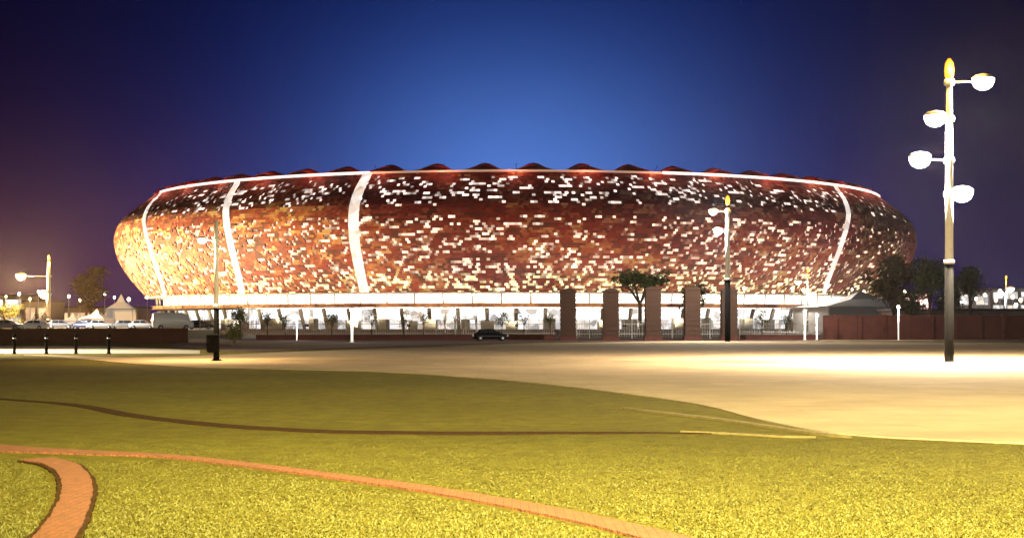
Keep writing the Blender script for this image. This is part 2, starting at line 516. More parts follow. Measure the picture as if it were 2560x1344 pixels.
# inner skin behind the mosaic so nothing shows through
b = MB(); n = 120; k = len(zs[::4])
zz = zs[::4] + [52.3]
vs = [ell(2 * PI * i / n, z, -.9) for z in zz for i in range(n)]
b.add(vs, [(r * n + i, r * n + (i + 1) % n, (r + 1) * n + (i + 1) % n, (r + 1) * n + i) for r in range(len(zz) - 1) for i in range(n)])
b.build('inner_skin', M['maroon'], stadium)
# concrete slots, the floodlight on them put in as glow
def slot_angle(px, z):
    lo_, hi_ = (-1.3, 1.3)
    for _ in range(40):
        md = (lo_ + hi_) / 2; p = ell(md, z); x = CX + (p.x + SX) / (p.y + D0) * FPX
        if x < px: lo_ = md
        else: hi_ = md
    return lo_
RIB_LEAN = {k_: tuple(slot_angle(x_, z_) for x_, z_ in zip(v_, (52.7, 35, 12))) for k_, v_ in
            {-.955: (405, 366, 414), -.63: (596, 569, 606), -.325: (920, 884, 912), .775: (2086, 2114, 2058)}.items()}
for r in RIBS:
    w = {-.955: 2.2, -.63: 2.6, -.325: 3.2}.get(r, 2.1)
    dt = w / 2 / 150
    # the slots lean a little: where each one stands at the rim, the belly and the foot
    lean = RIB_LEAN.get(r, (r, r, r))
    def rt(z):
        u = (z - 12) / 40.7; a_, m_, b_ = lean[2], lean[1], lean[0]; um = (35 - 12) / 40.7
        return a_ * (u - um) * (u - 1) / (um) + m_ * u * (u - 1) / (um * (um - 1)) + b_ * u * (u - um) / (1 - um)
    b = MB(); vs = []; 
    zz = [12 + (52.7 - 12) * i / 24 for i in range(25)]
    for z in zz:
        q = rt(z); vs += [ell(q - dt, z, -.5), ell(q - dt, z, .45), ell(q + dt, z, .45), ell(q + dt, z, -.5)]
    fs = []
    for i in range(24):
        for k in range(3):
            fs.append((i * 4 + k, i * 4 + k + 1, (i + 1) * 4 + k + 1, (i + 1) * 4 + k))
    b.add(vs, fs, smooth=False); b.build('slot_face', M['strip'], stadium)

# rim: pale ring beam, its light put in as glow, strongest on both flanks
def ring(name, t0, t1, z0, z1, off0, off1, m, fac=1.0, n=80, parent=stadium):
    b = MB(); vs = []; closed = t1 - t0 > 6.28
    cnt = n if closed else n + 1
    for i in range(cnt):
        tt = t0 + (t1 - t0) * i / n
        vs += [ell(tt, z0, off0, fac), ell(tt, z0, off1, fac), ell(tt, z1, off1, fac), ell(tt, z1, off0, fac)]
    fs = []
    for i in range(n):
        a = i * 4; c = ((i + 1) % cnt) * 4
        for k in range(4):
            k2 = (k + 1) % 4
            fs.append((a + k, a + k2, c + k2, c + k))
    if not closed:
        fs.append((0, 3, 2, 1)); fs.append(tuple((cnt - 1) * 4 + k for k in range(4)))
    b.add(vs, fs)
    return b.build(name, m, parent)
ring('rim_beam', 0, 2 * PI, 52.3, 53.0, -3, .55, M['rim_dim'], 1.0, 160)
M['rim_lit'] = mat('rim_glow', (.8, .78, .7), .5, emit=(1, .90, .80), es=1.3)
M['rim_mid'] = mat('rim_glow_dim', (.7, .6, .5), .5, emit=(1, .68, .45), es=.28)
ring('rim_glow', -1.12, -.33, 51.3, 53.2, .3, 1.3, M['rim_lit'], 1.0, 40)
ring('rim_glow', .33, 1.28, 51.0, 53.2, .3, 1.3, M['rim_lit'], 1.0, 40)
ring('rim_glow', -.33, .33, 52.35, 53.05, .6, .8, M['rim_mid'], 1.0, 30)

# roof: 56 fabric bays, each with a humped ridge
M['roof'] = mat('roof_fabric', (.50, .07, .045), .7, noise=.3, nscale=.15)
NB = 56
ang = 2 * PI / NB
for kbay in range(NB):
    tc_ = kbay * ang + ang * .36
    b = MB(); U, Vn = 10, 8; vs = []
    for v in range(Vn + 1):
        q = v / Vn
        for u in range(U + 1):
            p = u / U
            hump = (math.sin(PI * p) ** 2.2)
            z = 53.1 + hump * (2.0 * math.exp(-((q - .12) / .12) ** 2) + .8 + 1.0 * q) + (.6 * q if q > 0 else 0)
            vs.append(ell(tc_ + (p - .5) * ang, z, -.2 - 44 * q, 1.0))
    fs = [(v * (U + 1) + u, v * (U + 1) + u + 1, (v + 1) * (U + 1) + u + 1, (v + 1) * (U + 1) + u) for v in range(Vn) for u in range(U)]
    b.add(vs, fs, smooth=True); b.build('roof_canopy', M['roof'], stadium)

for i in range(-8, 9):  # invented lamps, added to redden the roof edge
    tt = i * .155; p = ell(tt, 54.6, 3.2, 1.0)
    b = MB(); b.tube([ell(tt, 52.8, .5, 1.0), ell(tt, 54.4, 3.2, 1.0)], .08, 6); b.lathe([(.12, -.1), (.2, 0), (.2, .15), (.1, .2)], p, n=8); b.build('added_rim_lamp', M['dark_paint'], stadium)
    light('POINT', 'added_rim_light', p + Vector((0, 0, .5)), 2600, (1, .22, .13), .3, parent=stadium)

# podium, concourse walls and glazing, raking columns
M['slab'] = mat('podium_edge', (.40, .19, .09), .8, noise=.6, nscale=.3)
ring('podium_slab', 0, 2 * PI, 7.5, 8.7, -14, .6, M['slab'], 1.0, 160)
ring('upper_glow_wall', 0, 2 * PI, 8.7, 12.0, -4.4, -4.0, M['upper_glow'], 1.0, 160)  # inner concourse wall, its lighting put in as glow
ring('soffit', 0, 2 * PI, 12.0, 12.4, -8.0, 1.2, M['concrete'], 1.015, 160)
ring('low_glow_wall', 0, 2 * PI, .0, 3.3, -9.2, -8.8, M['dim_glow'], 1.0, 160)  # block wall, the ceiling light on it put in as glow
ring('ground_glazing', 0, 2 * PI, 3.3, 6.9, -9.4, -9.0, M['lower_glow'], 1.0, 160)
colm = MB()
NCOL = 96
for i in range(NCOL):
    tt = 2 * PI * i / NCOL
    b = MB()
    p0 = ell(tt, 0, -4.5, 1.0); p1 = ell(tt, 6.9, -2.0, 1.0)
    b.tube([p0, p1], [.55, .7], 8)
    b.build('column', M['concrete'], stadium)
for i in range(0, NCOL):
    tt = 2 * PI * (i + .5) / NCOL
    if math.cos(tt) < -.2: continue
    b = MB()
    b.tube([ell(tt, 8.7, -1.5, 1.0), ell(tt, 12.0, -1.2, 1.0)], [.22, .25], 6)
    b.build('upper_column', M['concrete'], stadium)
# turnstile blocks along the ground floor
M['blockwall'] = mat('pale_block', (.62, .58, .52), .8, noise=.3, nscale=.3)
for i in range(44):
    tt = -1.25 + 2.5 * (i + random.uniform(-.25, .25)) / 44
    p = ell(tt, 0, 5 + random.uniform(0, 6), 1.0)
    b = MB(); hh = random.uniform(2.2, 3.6)
    b.box((p.x, p.y, hh / 2), (random.uniform(2, 5), 3, hh), rz=math.atan2(BR * math.sin(tt), AR * math.cos(tt)))
    b.box((p.x, p.y, hh + .15), (5.4, 3.6, .2), rz=math.atan2(BR * math.sin(tt), AR * math.cos(tt)), mi=0)
    b.build('turnstile_block', M['blockwall'], stadium)

# ------------------------------------------------------------------ floodlights round the foot of the shell
def floodlight(tt, energy, col, out=48, angle=95, label=None, zt=36):
    p = ell(tt, 0, out, 1.0) + Vector((SX, D0, 0))
    e = empty('floodlight', p, 0, label=label, cat='floodlight', group='floodlights round the foot of the stadium')
    b = MB(); b.lathe([(.35, 0), (.35, .15), (.09, .16), (.08, 1.1)], n=10); b.build('stand', M['dark_paint'], e)
    tgt = ell(tt, zt) + Vector((SX, D0, 0))
    d = (tgt - p).normalized()
    q = d.to_track_quat('-Z', 'Y').to_matrix()
    b = MB(); b.box((0, 0, 1.35), (.9, .6, .45), M=q); b.build('housing', M['dark_paint'], e)
    h = Vector((0, 0, 1.35)) + d * .24
    b = MB(); b.box(h, (.8, .5, .03), M=q); b.build('lens', M['lamp'], e)
    light('SPOT', 'floodlight_beam', Vector((0, 0, 1.35)) + d * .5, energy, col, .3, tgt, angle, .8, parent=e)
    pl = ell(tt, 1.2, 14, 1.0) - ell(tt, 0, out, 1.0)
    light('SPOT', 'added_foot_wash', pl, 15000 if tt > -.6 else 18000, (1, .84, .55), .3, ell(tt, 17) + Vector((SX, D0, 0)), 150, .9, parent=e)  # extra light without a housing, added to brighten the shell's foot
    return e
N_FL = 17
for i in range(N_FL):
    tt = -1.30 + 2.6 * i / (N_FL - 1)
    u = tt
    if u < -.55: col = (1, .76, .34); en = 8e5 if u < -.85 else 4.2e5
    elif u < -.2: col = (1, .50, .24); en = .95e5
    elif u < .45: col = (1, .34, .19); en = .36e5
    elif u < .8: col = (1, .34, .22); en = .34e5
    else: col = (.95, .50, .50); en = .42e5
    words = ('first second third fourth fifth sixth seventh eighth ninth tenth eleventh twelfth thirteenth fourteenth fifteenth sixteenth seventeenth').split()
    floodlight(tt, en, col, label='low dark floodlight aimed at the mosaic shell, %s from the left' % words[i])


# ================================================================== STREET LAMPS
def lamp_mast(loc, heads, H, split, label, beacon=True, scale=1.0, energy=9000, col=(1, .93, .82), warm=False, group='tall lamp masts with staggered heads', rz=0, lit=True, r=.16, r_head=.42, pool=None):
    """heads: (height, side offset, energy factor)"""
    e = empty('street_lamp', loc, rz, label=label, cat='street lamp', group=group)
    b = MB(); b.lathe([(.34, 0), (.34, .05), (r + .04, .06), (r + .03, .5), (r + .01, split)], n=14)
    for k in range(4):
        a = PI / 4 + k * PI / 2
        b.lathe([(.03, .05), (.03, .12)], (.27 * math.cos(a), .27 * math.sin(a), 0), n=6)
    b.build('pole_base', M['dark_paint'], e)
    b = MB(); b.box((0, -r - .045, .9), (r * .9, .03, .55)); b.build('access_door', M['dark_paint'], e)
    b = MB(); b.lathe([(r, split), (r * .85, H * .75), (r * .7, H - (1.6 if beacon else 0))], n=14)
    b.lathe([(r * 1.25, split + .02), (r * 1.25, split + .22)], n=14); b.build('pole', M['white_paint'], e)
    if beacon:
        b = MB(); b.lathe([(.12, H - 1.6), (.20, H - 1.5), (.20, H - 1.38), (.14, H - 1.3)], n=12); b.build('beacon_collar', M['dark_paint'], e)
        b = MB(); b.lathe([(.14, H - 1.3), (.24, H - 1.15), (.27, H - .8), (.22, H - .4), (.08, H - .15)], n=16); b.build('beacon', M['beacon'], e)
        if lit: light('POINT', 'beacon_light', (0, -.6, H - .8), energy * .02, (1, .5, .08), .2, parent=e)
    for (h, off, ef) in heads:
        s = 1 if off > 0 else -1
        b = MB(); b.tube([(0, 0, h - .05), (s * abs(off) * .5, 0, h + .02), (off - s * .25, 0, h)], [.06, .05, .045], 8)
        b.lathe([(r * 1.2, h - .18), (r * 1.3, h - .1), (r * 1.3, h + .06), (r * 1.2, h + .14)], n=12)
        b.build('arm', M['white_paint'], e)
        hd = MB(); hd.lathe([(.10, h + r_head * .75), (r_head * .7, h + r_head * .62), (r_head * 1.0, h + r_head * .38), (r_head * 1.02, h + r_head * .28)], (off, 0, 0), n=18)
        ho = hd.build('lamp_head', M['white_paint'], e)
        gl = MB(); gl.lathe([(r_head * .98, h + r_head * .27), (r_head * .97, h), (r_head * .78, h - r_head * .42), (r_head * .4, h - r_head * .68), (.05, h - r_head * .74)], (off, 0, 0), n=18)
        gl.build('lamp_glass', M['lamp_warm'] if warm else M['lamp'], ho)
        if lit and pool:
            light('SPOT', 'lamp_light', (off, 0, h - r_head * .85), energy * ef, col, .25, (loc[0] + off * 2, loc[1], 0), pool, .75, parent=e)
            light('POINT', 'lamp_glow', (off, 0, h - r_head * .85), energy * ef * .16, col, .25, parent=e)
        elif lit: light('POINT', 'lamp_light', (off, 0, h - r_head * .85), energy * ef, col, .25, parent=e)
    return e

# right mast, 75 m away
Ym = 75.6
k = FPX / Ym
hz2 = lambda py: EYE + (HZ - py) / k
lamp_mast(at(2373, Ym), [(hz2(205), 85 / k, 1.1), (hz2(297), -35 / k, .8), (hz2(400), -73 / k, .9), (hz2(485), 32 / k, .7)], hz2(140), hz2(660),
          'tall white and black lamp mast with four glowing heads, nearest on the right', energy=62000, col=(1, .81, .56), pool=160, r=.23, r_head=.62)
# left single headed post
Ym = 77.9; k = FPX / Ym
e = lamp_mast(at(541, Ym), [(hz2(600), -36 / k, 1.0)], hz2(550), hz2(770), 'shorter lamp post with one head standing left of the plaza, bin at its foot', beacon=False, energy=9500, col=(1, .70, .36), pool=158,
          group='lamp posts', r=.14, r_head=.28)
b = MB(); b.lathe([(.30, 0), (.36, .1), (.38, .85), (.34, .9)], (-.1, -.1, .5), n=14); b.lathe([(.40, 0), (.34, .12), (.1, .18)], (-.1, -.1, 1.41), n=14)
bo = b.build('litter_bin', M['dark_paint']); bo.location = e.location + Vector((-.02, -.30, 0))
b = None
setp(bo, label='black round litter bin fixed low on the single headed lamp post', cat='litter bin')
# mast before the right half of the stadium
Ym = 157.; k = FPX / Ym
lamp_mast(at(1819, Ym), [(hz2(528), -36 / k, .9), (hz2(578), -24 / k, .9)], hz2(485), hz2(700), 'lamp mast with orange beacon standing behind the brick pillars', energy=21000, r=.30, r_head=.55)
Ym = 288.; k = FPX / Ym
lamp_mast(at(122, Ym), [(hz2(690), -70 / k, 1.2), (hz2(735), -12 / k, .8)], hz2(635), hz2(800), 'lamp mast with orange beacon and warm glowing heads at far left', energy=130000, col=(1, .60, .24), warm=True, r=.42, r_head=1.1)
Ym = 330.; k = FPX / Ym
lamp_mast(at(2020, Ym), [(hz2(705), -25 / k, .9), (hz2(735), 12 / k, .8)], hz2(668), hz2(800), 'distant lamp mast with orange beacon near the right lit slot', energy=16000, r=.25, r_head=.8)
Ym = 430.; k = FPX / Ym
lamp_mast(at(2515, Ym), [(hz2(735), -16 / k, .9), (hz2(722), 12 / k, .6)], hz2(688), hz2(800), 'distant lamp mast with orange beacon at the far right edge', energy=30000, col=(.9, .92, 1), r=.3, r_head=1.1)
# unseen masts out of view, which light the lawn, road and parking
def unseen_mast(x, y, label, tgt, en, col, angle=110):
    e = lamp_mast(Vector((x, y, 0)), [(15.8, 1.6, 1), (13.2, -1.2, 1)], 17, 5.6, label, lit=False, r=.23, r_head=.5)
    light('SPOT', 'lamp_light', (1.6, 0, 15.0), en, col, .35, tgt, angle, .9, parent=e)
unseen_mast(1, -2.0, 'lamp mast behind the camera on the lawn, warm light', (3, 27, 0), 260000, (1, .87, .42), 68)
unseen_mast(-86, 214, 'added lamp mast left of the view, lighting the parking terrace', (-60, 216, 0), 90000, (1, .93, .85), 130)  # unseen mast added to light the parked cars
unseen_mast(-62, 104, 'lamp mast left of the view beside the road', (-45, 101, 0), 420000, (1, .86, .62), 66)
unseen_mast(22, 26, 'added lamp mast just right of the view, lighting the lawn', (14, 30, 0), 34000, (1, .80, .42), 100)  # unseen mast added to carry light further up the lawn

# ================================================================== FOREGROUND AND MIDDLE-GROUND THINGS
# brick gate pillars
PW = 0
for i, (px, ytop, lab) in enumerate(((1420, 722, 'brown brick gate pillar, leftmost of the five'), (1527, 722, 'brown brick gate pillar, second from left under the spreading tree'),
                          (1632, 716, 'brown brick gate pillar in the middle of the five'), (1730, 716, 'brown brick gate pillar between the middle one and the lamp mast'),
                          (1822, 720, 'brown brick gate pillar in front of the lamp mast, rightmost of the five'))):
    Y = 171.; p = at(px, Y); h = zat(ytop, Y)
    e = empty('brick_pillar', p, 0, label=lab, cat='pillar', group='brick gate pillars')
    b = MB(); b.box((0, 0, .25), (2.15, 2.15, .5)); b.build('plinth', M['maroon'], e)
    b = MB(); b.box((0, 0, .5 + (h - .9) / 2), (1.85, 1.85, h - .9))
    for q in range(int((h - 1.0) / .6)):
        b.box((0, 0, .8 + q * .6), (1.93, 1.93, .42))
    b.build('shaft', M['pillar'], e)
    b = MB(); b.box((0, 0, h - .32), (2.1, 2.1, .2)); b.box((0, 0, h - .11), (1.7, 1.7, .22), taper=.7); b.build('cap', M['pillar'], e)

# walls
def wall(p0, p1, h, th, m, name, label, cat='wall', cap=True, posts=0, group=None):
    d = p1 - p0; L = d.length; rz = math.atan2(d.y, d.x)
    e = empty(name, p0, rz, label=label, cat=cat, group=group)
    b = MB(); b.box((L / 2, 0, h / 2), (L, th, h)); b.build('wall_face', m, e)
    if cap:
        b = MB(); b.box((L / 2, 0, h + .06), (L, th + .14, .12)); b.build('coping', m, e)
    for i in range(posts):
        b = MB(); b.box((L * (i + .5) / posts, 0, h / 2 + .1), (.5, th + .3, h + .3)); b.build('pier', m, e)
    return e
wall(at(2058, 176), at(2600, 176), zat(790, 176) , .4, M['maroon'], 'boundary_wall', 'long dark maroon boundary wall behind the right lamp mast', posts=9)
wall(at(2600, 176), at(3600, 160), zat(782, 176), .4, M['maroon'], 'boundary_wall', 'dark maroon boundary wall running out of view to the right', posts=6)
wall(at(-900, 140), at(470, 150), 1.45, .4, M['maroon'], 'boundary_wall', 'low dark maroon wall behind the road at left', posts=0)
wall(at(640, 172), at(1390, 176), .55, .35, M['maroon'], 'boundary_wall', 'low dark plinth wall in front of the palisade left of the pillars')
wall(at(1850, 176), at(2050, 176), .5, .35, M['maroon'], 'boundary_wall', 'low dark plinth wall between the pillars and the tall wall')

# palisade fence sections
M['fence'] = mat('pale_fence_paint', (.5, .48, .44), .5, .3, noise=.15)
def fence_section(p0, p1, label):
    d = p1 - p0; L = d.length; rz = math.atan2(d.y, d.x)
    e = empty('palisade_fence', p0, rz, label=label, cat='fence', group='pale palisade fence sections before the stadium')
    b = MB(); n = int(L / .32)
    for i in range(n): b.box((i * L / n, 0, 1.35), (.05, .03, 2.1), taper=.7)
    b.build('palisade', M['fence'], e)
    for z in (.7, 2.0):
        b = MB(); b.box((L / 2, .04, z), (L, .03, .08)); b.build('rail', M['fence'], e)
    for x in (0, L / 2):
        b = MB(); b.box((x, .08, 1.3), (.12, .12, 2.6)); b.build('post', M['fence'], e)
sec = [500, 640, 790, 940, 1090, 1240, 1390]
nm = ['leftmost palisade section beside the low wall', 'palisade section second from the left', 'palisade section left of the white post', 'palisade section behind the slender saplings',
      'palisade section behind the dark car', 'palisade section next to the leftmost brick pillar']
for (a, c, l) in zip(sec, sec[1:], nm):
    fence_section(at(a, 190), at(c, 190), 'pale ' + l)
for (a, c, l) in ((1442, 1506, 'between the first and second pillars'), (1548, 1612, 'between the second and third pillars'), (1652, 1710, 'between the third and fourth pillars'),
                  (1750, 1800, 'between the fourth and fifth pillars'), (1850, 2050, 'between the last pillar and the tall wall')):
    fence_section(at(a, 184), at(c, 184), 'pale palisade section ' + l)

# bollards by the road at left
src = None
for px, lab in ((36, 'leftmost'), (116, 'second from left'), (190, 'third from left'), (272, 'fourth from left'), (-50, 'outside the view at left')):
    if src is None:
        src = empty('bollard', (0, 0, 0))
        b = MB(); b.lathe([(.17, 0), (.17, .05), (.11, .06), (.11, 1.25), (.13, 1.26), (.13, 1.36), (.05, 1.42)], n=12); b.build('bollard_post', M['dark_paint'], src)
        b = MB(); b.lathe([(.113, 1.06), (.113, 1.14)], n=12); b.build('band', M['steel'], src)
        o = src
    else: o = copy_tree(src)
    o.location = gp(px, 884)
    setp(o, label='dark round bollard along the bright road, ' + lab, cat='bollard', group='bollards along the road at left')

# white posts
def white_post(px, Y, ytop, label, r=.09, cat='post'):
    h = zat(ytop, Y); e = empty('slim_post', at(px, Y), 0, label=label, cat=cat, group='slim white posts')
    b = MB(); b.lathe([(r * 2, 0), (r * 2, .06), (r, .08), (r * .8, h - .3)], n=10); b.build('shaft', M['white_paint'], e)
    b = MB(); b.lathe([(r * 1.6, h - .3), (r * 1.9, h - .2), (r * 1.9, h - .06), (r * .4, h)], n=10); b.build('cap', M['white_paint'], e)
    b = MB(); b.lathe([(r * 1.5, h - .42), (r * 1.75, h - .30)], n=10); b.build('lamp_glass', M['lamp'], e)  # glowing cap and its light are added to brighten the fence
    light('POINT', 'added_post_light', (0, -.5, h - .5), 450, (1, .9, .75), .2, parent=e)
white_post(880, 150, 768, 'thick slim white post in front of the palisade, left of the saplings', .16)
white_post(742, 165, 792, 'thin white post among the palisade at left', .07)
white_post(2012, 172, 772, 'white post beside the end of the tall maroon wall', .13)
white_post(2042, 172, 782, 'shorter white post touching the end of the tall maroon wall', .11)
white_post(2246, 170, 762, 'white post standing before the tall maroon wall', .10)

# ------------------------------------------------------------------ vehicles
M['car_dark'] = mat('car_paint_dark', (.012, .012, .015), .2, .3)
M['car_silver'] = mat('car_paint_silver', (.55, .55, .58), .25, .5)
M['car_white'] = mat('car_paint_white', (.75, .75, .75), .25)
M['car_blue'] = mat('car_paint_blue', (.08, .10, .22), .25, .3)
M['headlight'] = mat('headlight_glass', (.85, .85, .85), .1)
M['taillight'] = mat('taillight_glass', (.35, .01, .01), .2)
def loft(prof_list, mi=0):
    """list of cross sections [(y,z)..] at x -> closed hull"""
    b = MB(); n = len(prof_list[0][1]); vs = []
    for x, pr in prof_list:
        vs += [Vector((x, y, z)) for y, z in pr]
    fs = []
    for i in range(len(prof_list) - 1):
        for k in range(n):
            k2 = (k + 1) % n
            fs.append((i * n + k, i * n + k2, (i + 1) * n + k2, (i + 1) * n + k))
    fs.append(tuple(range(n - 1, -1, -1))); fs.append(tuple((len(prof_list) - 1) * n + k for k in range(n)))
    b.add(vs, fs, mi, True); return b
def make_car(paint, label, group, van=False):
    e = empty('minibus' if van else 'parked_car', (0, 0, 0), 0, label=label, cat='minibus' if van else 'car', group=group)
    L = 5.2 if van else 4.3; w = .88
    def sect(x, zb, zt, wt, wb=w):
        return (x, [(-wb, zb), (-wb * 1.02, (zb + zt) / 2), (-wt, zt - .04), (-wt + .08, zt), (wt - .08, zt), (wt, zt - .04), (wb * 1.02, (zb + zt) / 2), (wb, zb)])
    if van:
        secs = [sect(-2.6, .40, 1.0, .8, .8), sect(-2.55, .3, 2.1, .78), sect(-2.2, .28, 2.2, .78), sect(1.2, .28, 2.2, .78), sect(1.75, .28, 1.95, .74), sect(2.2, .28, 1.2, .82), sect(2.6, .35, .95, .74, .78)]
    else:
        secs = [sect(-2.15, .42, .82, .68, .72), sect(-2.05, .28, .96, .78, .84), sect(-1.4, .24, .98, .84), sect(1.0, .24, .96, .84), sect(1.75, .26, .84, .78, .85), sect(2.1, .32, .70, .66, .76)]
    body = loft(secs); bo = body.build('body', paint, e)
    if not van:
        cab = loft([(-1.75, [(-.72, .95), (-.66, 1.0), (.66, 1.0), (.72, .95)]), (-1.25, [(-.76, .95), (-.60, 1.40), (.60, 1.40), (.76, .95)]),
                    (-.2, [(-.77, .95), (-.62, 1.47), (.62, 1.47), (.77, .95)]), (.3, [(-.77, .95), (-.60, 1.42), (.60, 1.42), (.77, .95)]), (1.15, [(-.72, .93), (-.66, .97), (.66, .97), (.72, .93)])])
        cab.build('cabin', paint, e)
        for s in (-1, 1):
            for x0, x1, a0, a1 in ((-1.25, -.35, -1.42, -.35), (-.25, .32, -.25, .82)):
                b = MB(); b.add([(a0, s * .778, 1.0), (a1, s * .778, 1.0), (x1, s * .648, 1.38), (x0, s * .648, 1.38)], [(0, 1, 2, 3)]); b.build('side_window', M['glass_dark'], e)
        b = MB(); b.add([(1.08, -.64, 1.0), (1.08, .64, 1.0), (.36, .56, 1.405), (.36, -.56, 1.405)], [(0, 1, 2, 3)]); b.build('windscreen', M['glass_dark'], e)
    else:
        for s in (-1, 1):
            for x0, x1 in ((-2.2, -1.1), (-1.0, .1), (.2, 1.2)):
                b = MB(); b.add([(x0, s * .875, 1.25), (x1, s * .875, 1.25), (x1, s * .80, 1.92), (x0, s * .80, 1.92)], [(0, 1, 2, 3)]); b.build('side_window', M['glass_dark'], e)
        b = MB(); b.add([(2.17, -.72, 1.25), (2.17, .72, 1.25), (1.80, .66, 1.90), (1.80, -.66, 1.90)], [(0, 1, 2, 3)]); b.build('windscreen', M['glass_dark'], e)
    for x in (-L * .31, L * .31):
        for s in (-1, 1):
            b = MB(); b.tube([(x, s * .68, .32), (x, s * .90, .32)], .32, 18); wv = b.build('wheel', M['rubber'], e)
            b = MB(); b.tube([(x, s * .88, .32), (x, s * .915, .32)], .19, 12); b.build('rim', M['steel'], wv)
    for s in (-1, 1):
        b = MB(); b.box((L / 2 - .13, s * .60, .66 if not van else .85), (.18, .26, .13)); b.build('headlight', M['headlight'], e)
        b = MB(); b.box((-L / 2 + .06, s * .62, .80 if not van else 1.0), (.12, .2, .14)); b.build('taillight', M['taillight'], e)
    return e
c = make_car(M['car_dark'], 'black parked car in front of the palisade at the middle', None); c.location = at(1226, 163); c.rotation_euler.z = .12
c = make_car(M['car_white'], 'white minibus parked behind the low wall at left', None, True); c.location = at(432, 205, 1.15); c.rotation_euler.z = .35; c.scale = (1.15,) * 3
cars = [(18, 196, 'silver', .1, 'silver car at the left edge behind the low wall'), (84, 200, 'white', 3.0, 'white car behind the low wall, second from the left edge'),
        (150, 222, 'silver', .4, 'silver car parked near the far left mast'), (206, 226, 'blue', 2.9, 'dark blue car parked in the far left row'), (252, 224, 'white', .2, 'white car parked in front of the white marquee'),
        (305, 228, 'silver', 3.3, 'silver car parked right of the marquee'), (356, 226, 'white', .15, 'white car parked left of the minibus'), (500, 218, 'dark', .3, 'black car parked right of the minibus')]
proto = {}
for px, Y, kd, rz, lab in cars:
    if kd not in proto:
        c = make_car(M['car_' + kd], lab, 'cars parked behind the low wall'); proto[kd] = c
    else:
        c = copy_tree(proto[kd]); c['label'] = lab
    c.location = at(px, Y, 1.15); c.rotation_euler.z = rz

# ------------------------------------------------------------------ marquee and distant buildings
def marquee(px, Y, wd, h, label, glow=.0):
    e = empty('marquee', at(px, Y), random.uniform(-.2, .2), label=label, cat='marquee', group='white marquees beside the stadium')
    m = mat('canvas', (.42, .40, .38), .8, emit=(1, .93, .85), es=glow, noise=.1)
    b = MB(); w = wd / 2
    b.add([(-w, -w, h * .6), (w, -w, h * .6), (w, w, h * .6), (-w, w, h * .6), (0, 0, h), (-w * .3, -w * .3, h * .78), (w * .3, -w * .3, h * .78), (w * .3, w * .3, h * .78), (-w * .3, w * .3, h * .78)],
          [(0, 1, 6, 5), (1, 2, 7, 6), (2, 3, 8, 7), (3, 0, 5, 8), (5, 6, 4), (6, 7, 4), (7, 8, 4), (8, 5, 4)]); b.build('canopy', m, e)
    b = MB(); b.box((0, w * .96, h * .3), (wd * .96, .1, h * .58)); b.box((-w * .96, 0, h * .3), (.1, wd * .96, h * .58)); b.build('side_wall', m, e)
    for sx_ in (-1, 1):
        for sy_ in (-1, 1):
            b = MB(); b.tube([(sx_ * w, sy_ * w, 0), (sx_ * w, sy_ * w, h * .6)], .08, 6); b.build('leg', M['steel'], e)
marquee(243, 300, 5.6, 5.2, 'white marquee with a lit canopy in the middle of the left row', .15)
marquee(303, 345, 6.5, 9.5, 'lilac white pointed marquee beside the foot of the stadium', .15)
marquee(182, 330, 3.4, 4.6, 'small white marquee right of the far left mast', .3)
marquee(2150, 330, 26, 10.0, 'wide grey tent at the foot of the stadium, right of the lit slot', .02)

M['far_wall'] = mat('far_building_wall', (.30, .22, .17), .85, noise=.3, nscale=.1)
M['far_roof'] = mat('far_roof', (.10, .05, .04), .8, noise=.3)
M['win_a'] = emis_var('lit_windows_cool', (.9, .93, 1), .3, 1.8, .35, (1, .85, .65))
M['win_b'] = emis_var('lit_windows_warm', (1, .72, .42), .25, 1.3, .35, (1, .55, .3))
def building(px0, px1, Y, h, label, win, nst=1, wall_m=None, frac=.7):
    p0 = at(px0, Y); p1 = at(px1, Y); L = p1.x - p0.x; dp = 14
    e = empty('building', (p0.x, Y, 0), 0, label=label, cat='building')
    b = MB(); b.box((L / 2, dp / 2, h / 2), (L, dp, h)); b.build('wall', wall_m or M['far_wall'], e)
    b = MB(); b.box((L / 2, dp / 2, h + .25), (L + 1.2, dp + 1.2, .5)); b.build('roof', M['far_roof'], e)
    sh = h / nst; n = max(2, int(L / 5))
    for s in range(nst):
        for i in range(min(n, 24)):
            w = L / n * frac
            f = MB(); f.box(((i + .5) * L / n, -.04, s * sh + sh * .52), (w + .3, .1, sh * .56)); fr = f.build('window', M['white_paint'], e)
            g_ = MB(); g_.box(((i + .5) * L / n, -.11, s * sh + sh * .52), (w, .06, sh * .48)); g_.build('pane', win, fr)
building(-260, 55, 420, 10.5, 'two storey building with bright cool windows at the far left edge', M['win_a'], 2, frac=.85)
building(62, 120, 380, 8, 'reddish low building behind the far left mast', M['win_b'], 1)
building(130, 345, 400, 6.5, 'long low building with warm orange windows left of the stadium', M['win_b'], 1, frac=.8)
building(2262, 2330, 470, 12, 'pale lit building between the stadium and the dark trees', M['win_b'], 2)
building(2395, 2475, 480, 13.5, 'building with cool lit windows behind the right lamp mast', M['win_a'], 2)
building(2478, 2760, 500, 14.5, 'large building with bluish lit windows at the far right', M['win_a'], 3)
building(2240, 2700, 300, 4.8, 'long low white lit pavilion just behind the tall maroon wall', M['win_a'], 1, frac=.9)

